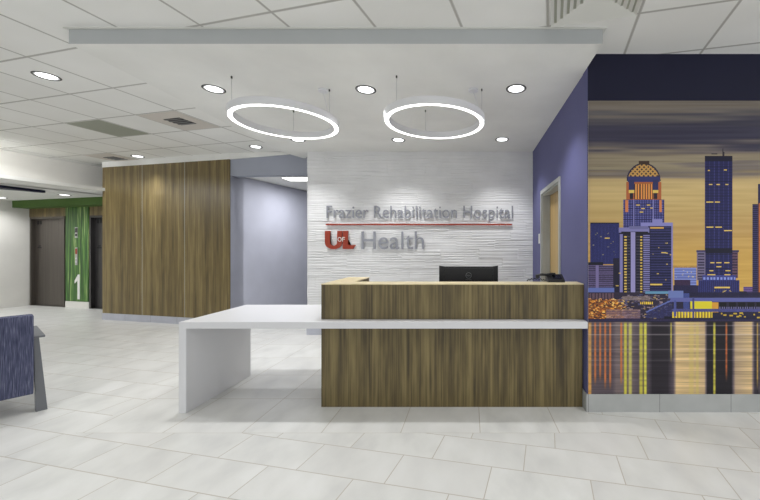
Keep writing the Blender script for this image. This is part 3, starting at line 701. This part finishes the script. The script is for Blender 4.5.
# local: x along the back (0 = right end), +y = away from us (sitting side)
CW = 0.74
box('backrest', -CW-0.03, -0.03, -0.03, 0.09, 0.16, 0.82, M['fabric'], ch, 0.012)
box('seat', -CW-0.015, -0.045, 0.091, 0.66, 0.16, 0.44, M['fabric'], ch, 0.02)
def slab(name, x0, x1, quad, m):     # side profile (y,z) extruded in x, flaring in x handled by bottom offset
    bm = bmesh.new(); n = len(quad)
    a = [bm.verts.new((x0+q_[2], q_[0], q_[1])) for q_ in quad]; b = [bm.verts.new((x1+q_[2]+q_[3], q_[0], q_[1])) for q_ in quad]
    bm.faces.new(a); bm.faces.new(b[::-1])
    for i in range(n): bm.faces.new((a[i], b[i], b[(i+1) % n], a[(i+1) % n]))
    return obj(name, bm, m, ch)
for s, (x0, x1, g) in enumerate(((-0.029, 0.0, 1), (-CW-0.061, -CW-0.031, -1))):
    slab('leg', x0, x1, [(-0.01, 0.0, 0.01*g, 0.035*g if g > 0 else 0), (0.06, 0.0, 0.01*g, 0.035*g if g > 0 else 0), (0.09, 0.619, 0, 0), (0.0, 0.619, 0, 0)], M['chair_leg'])
    slab('leg', x0, x1, [(0.60, 0.0, 0.01*g, 0), (0.66, 0.0, 0.01*g, 0), (0.62, 0.619, 0, 0), (0.53, 0.619, 0, 0)], M['chair_leg'])
    a0 = -0.029 if g > 0 else -CW-0.093
    box('armrest', a0, a0+0.062, 0.0 if True else 0, 0.62, 0.62, 0.638, M['chair_leg'], ch, 0.004)

# ------------------------------------------------------------ ring pendants
def ring(cx, cy, label, cab, can):
    t = thing('ring_pendant', (cx, cy, 2.60), label, 'pendant light', 'illuminated ring pendants over the desk')
    bm = bmesh.new(); lathe_bm(bm, [(0.436, 0.002), (0.436, 0.068), (0.488, 0.068), (0.488, 0.002), (0.480, 0.002), (0.480, 0.006), (0.444, 0.006), (0.444, 0.002)], 96); obj('housing', bm, M['white_metal'], t, True)
    bm = bmesh.new(); lathe_bm(bm, [(0.446, 0.0), (0.446, 0.0055), (0.478, 0.0055), (0.478, 0.0)], 96); obj('diffuser', bm, M['glow'], t, True)
    for (x, y) in cab:
        bm = bmesh.new(); tube_bm(bm, [(x, y, 0.068), (x, y, 0.305)], 0.0018, 6); c = obj('cable', bm, M['chrome'], t)
        bm = bmesh.new(); disc_bm(bm, 0.007, 0.285, 0.3048, 12); g = obj('cable_gripper', bm, M['dark_metal'], c)
        for vv in g.data.vertices: vv.co.x += x; vv.co.y += y
        for z0, z1 in ((0.0685, 0.085),):
            bm = bmesh.new(); disc_bm(bm, 0.007, z0, z1, 12); g = obj('anchor', bm, M['white_metal'], c)
            for vv in g.data.vertices: vv.co.x += x; vv.co.y += y
    bm = bmesh.new(); disc_bm(bm, 0.045, 0.285, 0.3048, 28)
    for vv in bm.verts: vv.co.x += can[0]; vv.co.y += can[1]
    cp = obj('canopy', bm, M['white_metal'], t)
    e = cab[1]
    bm = bmesh.new(); tube_bm(bm, [(can[0], can[1], 0.286), (can[0]+(e[0]-can[0])*0.5, can[1]+(e[1]-can[1])*0.5, 0.17), (e[0]-0.01, e[1], 0.066)], 0.003, 6); obj('power_cord', bm, M['white_metal'], t)
    return t
cabs = [(-0.305, -0.345), (0.457, -0.085), (-0.15, 0.435)]
ring(-1.814, 3.45, 'left of the two glowing white ring pendant lights', cabs, (0.395, -0.08))
ring(-0.349, 3.44, 'right of the two glowing white ring pendant lights', cabs, (0.375, -0.075))

# ------------------------------------------------------------ downlights
def make_down():
    t = empty('downlight', (0, 0, 0))
    bm = bmesh.new(); lathe_bm(bm, [(0.084, 0.0), (0.084, -0.004), (0.092, -0.006), (0.097, -0.003), (0.097, 0.0)], 40); obj('trim_ring', bm, M['dark_metal'], t, True)
    bm = bmesh.new(); disc_bm(bm, 0.0838, -0.002, -0.0005, 32); obj('reflector', bm, M['white_metal'], t)
    bm = bmesh.new(); disc_bm(bm, 0.070, -0.003, -0.0021, 32); obj('lens', bm, M['lamp'], t)
    return t
SZ, CZ = 2.905, 3.02
dl = [(-2.46, 3.356, SZ, 'front left recessed downlight in the lowered soffit'), (-1.008, 3.37, SZ, 'recessed downlight in the soffit between the two ring pendants'),
      (0.437, 3.35, SZ, 'front right recessed downlight in the soffit near the blue wall'), (-2.44, 4.95, SZ, 'rear recessed downlight seen through the left ring pendant'),
      (-1.02, 4.95, SZ, 'rear middle recessed downlight above the textured white wall'), (0.444, 4.93, SZ, 'rear right recessed downlight above the textured white wall'),
      (-4.04, 3.336, CZ, 'large recessed downlight alone in the tiled ceiling at far left'), (-3.49, 5.69, CZ, 'recessed downlight in the tiles above the corridor end of the wood wall'),
      (-5.98, 6.29, CZ, 'small distant recessed downlight in front of the wood wall beside a vent')]
proto = make_down()
for i, (x, y, z, lab) in enumerate(dl):
    o = proto if i == 0 else copy_tree(proto)
    o.location = (x, y, z); tag(o, lab, 'downlight', 'recessed downlights')
    if y > 4.8 and z == SZ: spot('lamp', (x, y, z-0.02), SPOT_W*1.15, 108, 0.8)
    elif x < -5: spot('lamp', (x, y-0.03, z-0.02), SPOT_W*0.9, 62, 0.9, tgt=(-5.42, 6.28, 1.7)); spot('lamp', (x, y-0.1, z-0.02), SPOT_W*0.9, 120, 0.9, tgt=(-6.2, 5.2, 0))
    elif y > 5: spot('lamp', (x, y, z-0.02), SPOT_W*0.8, 70, 0.8)
    elif x < -3: spot('lamp', (x, y, z-0.02), SPOT_W*1.6, 135, 0.9)
    else: spot('lamp', (x, y, z-0.02), SPOT_W, 110, 0.6)
for i, p in enumerate(((-8.35, 7.2), (-10.2, 7.6))):
    o = copy_tree(proto); o.location = (p[0], p[1], 2.4615)
    tag(o, ['recessed downlight in the low white ceiling before the elevators', 'recessed downlight in the low lobby ceiling at the left frame edge'][i], 'downlight', 'recessed downlights')
    spot('lamp', (p[0], p[1], 2.44), 60, 150, 0.9)
# added fill: unseen copies of the fittings, placed to light the hall evenly
for (x, y) in [(a, b) for a in (-6.5, -3.5, -0.5, 2.5) for b in (-1.0, 1.2)]+[(2.1, 1.75), (-7.2, 4.6), (-9.6, 5.6)]:
    if True:
        o = copy_tree(proto); o.location = (x, y, CZ if x > -9 else 2.4625)
        if x < -7: tag(o, 'added unseen downlight of the left hall, %s' % ('in the low side ceiling' if x < -9 else 'in the tiles beside the white bulkhead'), 'downlight'); spot('lamp', (x, y, (CZ if x > -9 else 2.46)-0.02), SPOT_W*(3.0 if x < -9 else 1.6), 168, 0.9 if x < -9 else 0.15)
        if -9 < x < -7: spot('lamp', (x+0.05, y, CZ-0.02), SPOT_W*1.2, 100, 0.9, tgt=(-7.95, 6.4, 2.6))  # added unseen wash aimed at the bulkhead to brighten it
        if x < -7: continue
        tag(o, 'added unseen downlight of the front hall, %s row, %s' % ('nearer' if y > 0 else 'farther back', {-6.5: 'leftmost', -3.5: 'second from left', -0.5: 'third from left', 2.5: 'rightmost', 2.1: 'nearest the mural wall'}[x]), 'downlight', 'added unseen downlights of the front hall')
        spot('lamp', (x, y, CZ-0.02), SPOT_W, 130, 0.9)
# corridor ceiling light
cl = thing('corridor_light', (-3.13, 6.52, 2.66), 'bright light panel in the corridor ceiling left of the textured wall', 'ceiling light')
box('frame', -0.32, 0.32, -0.17, 0.17, -0.008, 0.0, M['white_metal'], cl); box('diffuser', -0.30, 0.30, -0.15, 0.15, -0.012, -0.0081, M['glow'], cl)
l = bpy.data.lights.new('lamp', 'AREA'); l.energy = 22; l.size = 0.3; l.color = (0.97, 0.98, 1); o = bpy.data.objects.new('lamp', l); COL.objects.link(o); o.location = (-3.13, 6.9, 2.6)

# ------------------------------------------------------------ vents
def vent_at(cx, cy, label, kind, cz=CZ):
    t = thing('ceiling_vent', (cx, cy, cz), label, 'vent', 'square ceiling vents', -ANG)
    if kind == 'plain':
        box('grille', -0.29, 0.29, -0.285, 0.285, -0.006, -0.0005, M['vent_grey'], t)
        bm = bmesh.new()
        for k in range(24): bx(bm, -0.28, 0.28, -0.28+k*0.0235, -0.28+k*0.0235+0.007, -0.010, -0.0062)
        obj('louvre', bm, M['vent_grey'], t)
    elif kind == 'slot':
        box('face_plate', -0.29, 0.29, -0.285, 0.285, -0.006, -0.0005, M['vent_face'], t)
        box('opening', -0.12, 0.14, -0.12, 0.10, -0.009, -0.0062, M['vent_dark'], t)
        bm = bmesh.new()
        for k in range(4): bx(bm, -0.12, 0.14, -0.11+k*0.055, -0.085+k*0.055, -0.014, -0.0092)
        obj('louvre', bm, M['logo_grey'], t)
    else:
        box('backing', -0.285, 0.285, -0.28, 0.28, -0.004, -0.0005, M['vent_grey'], t)
        for k in range(6):
            r0 = 0.29-k*0.042; r1 = r0-0.024
            bm = bmesh.new(); z0 = -0.006
            for s in range(4):
                a = s*PI/2; mx = Matrix.Rotation(a, 4, 'Z')
                v = [bm.verts.new(mx @ Vector(c)) for c in ((-r0, -r0, -0.020), (r0, -r0, -0.020), (r1, -r1, -0.006), (-r1, -r1, -0.006))]
                bm.faces.new(v)
                v = [bm.verts.new(mx @ Vector(c)) for c in ((-r0, -r0, -0.018), (r0, -r0, -0.018), (r0, -r0, -0.004), (-r0, -r0, -0.004))]
                bm.faces.new(v)
            obj('diffuser_cone', bm, M['vent_white'], t)
        box('centre_plate', -0.04, 0.04, -0.04, 0.04, -0.02, -0.0042, M['vent_white'], t)
    return t
def cell(i, j):    # centre of ceiling tile i,j
    ca, sa = math.cos(ANG), math.sin(ANG); u = (i+0.5)*0.622; v = (j+0.5)*0.602
    return 0.572+u*ca+v*sa, 2.585-u*sa+v*ca
c = cell(-10, 1); vent_at(c[0], c[1], 'grey green louvred ceiling vent filling one tile', 'plain')
c = cell(-8, 1); vent_at(c[0], c[1], 'pinkish white ceiling vent with dark centre slot near the soffit', 'slot')
c = cell(-13, 3); vent_at(c[0], c[1], 'distant white ceiling vent with dark slot above the wood wall', 'slot')
c = cell(0, -1); vent_at(c[0], c[1], 'large white stepped square ceiling diffuser at the top of the picture', 'cone')
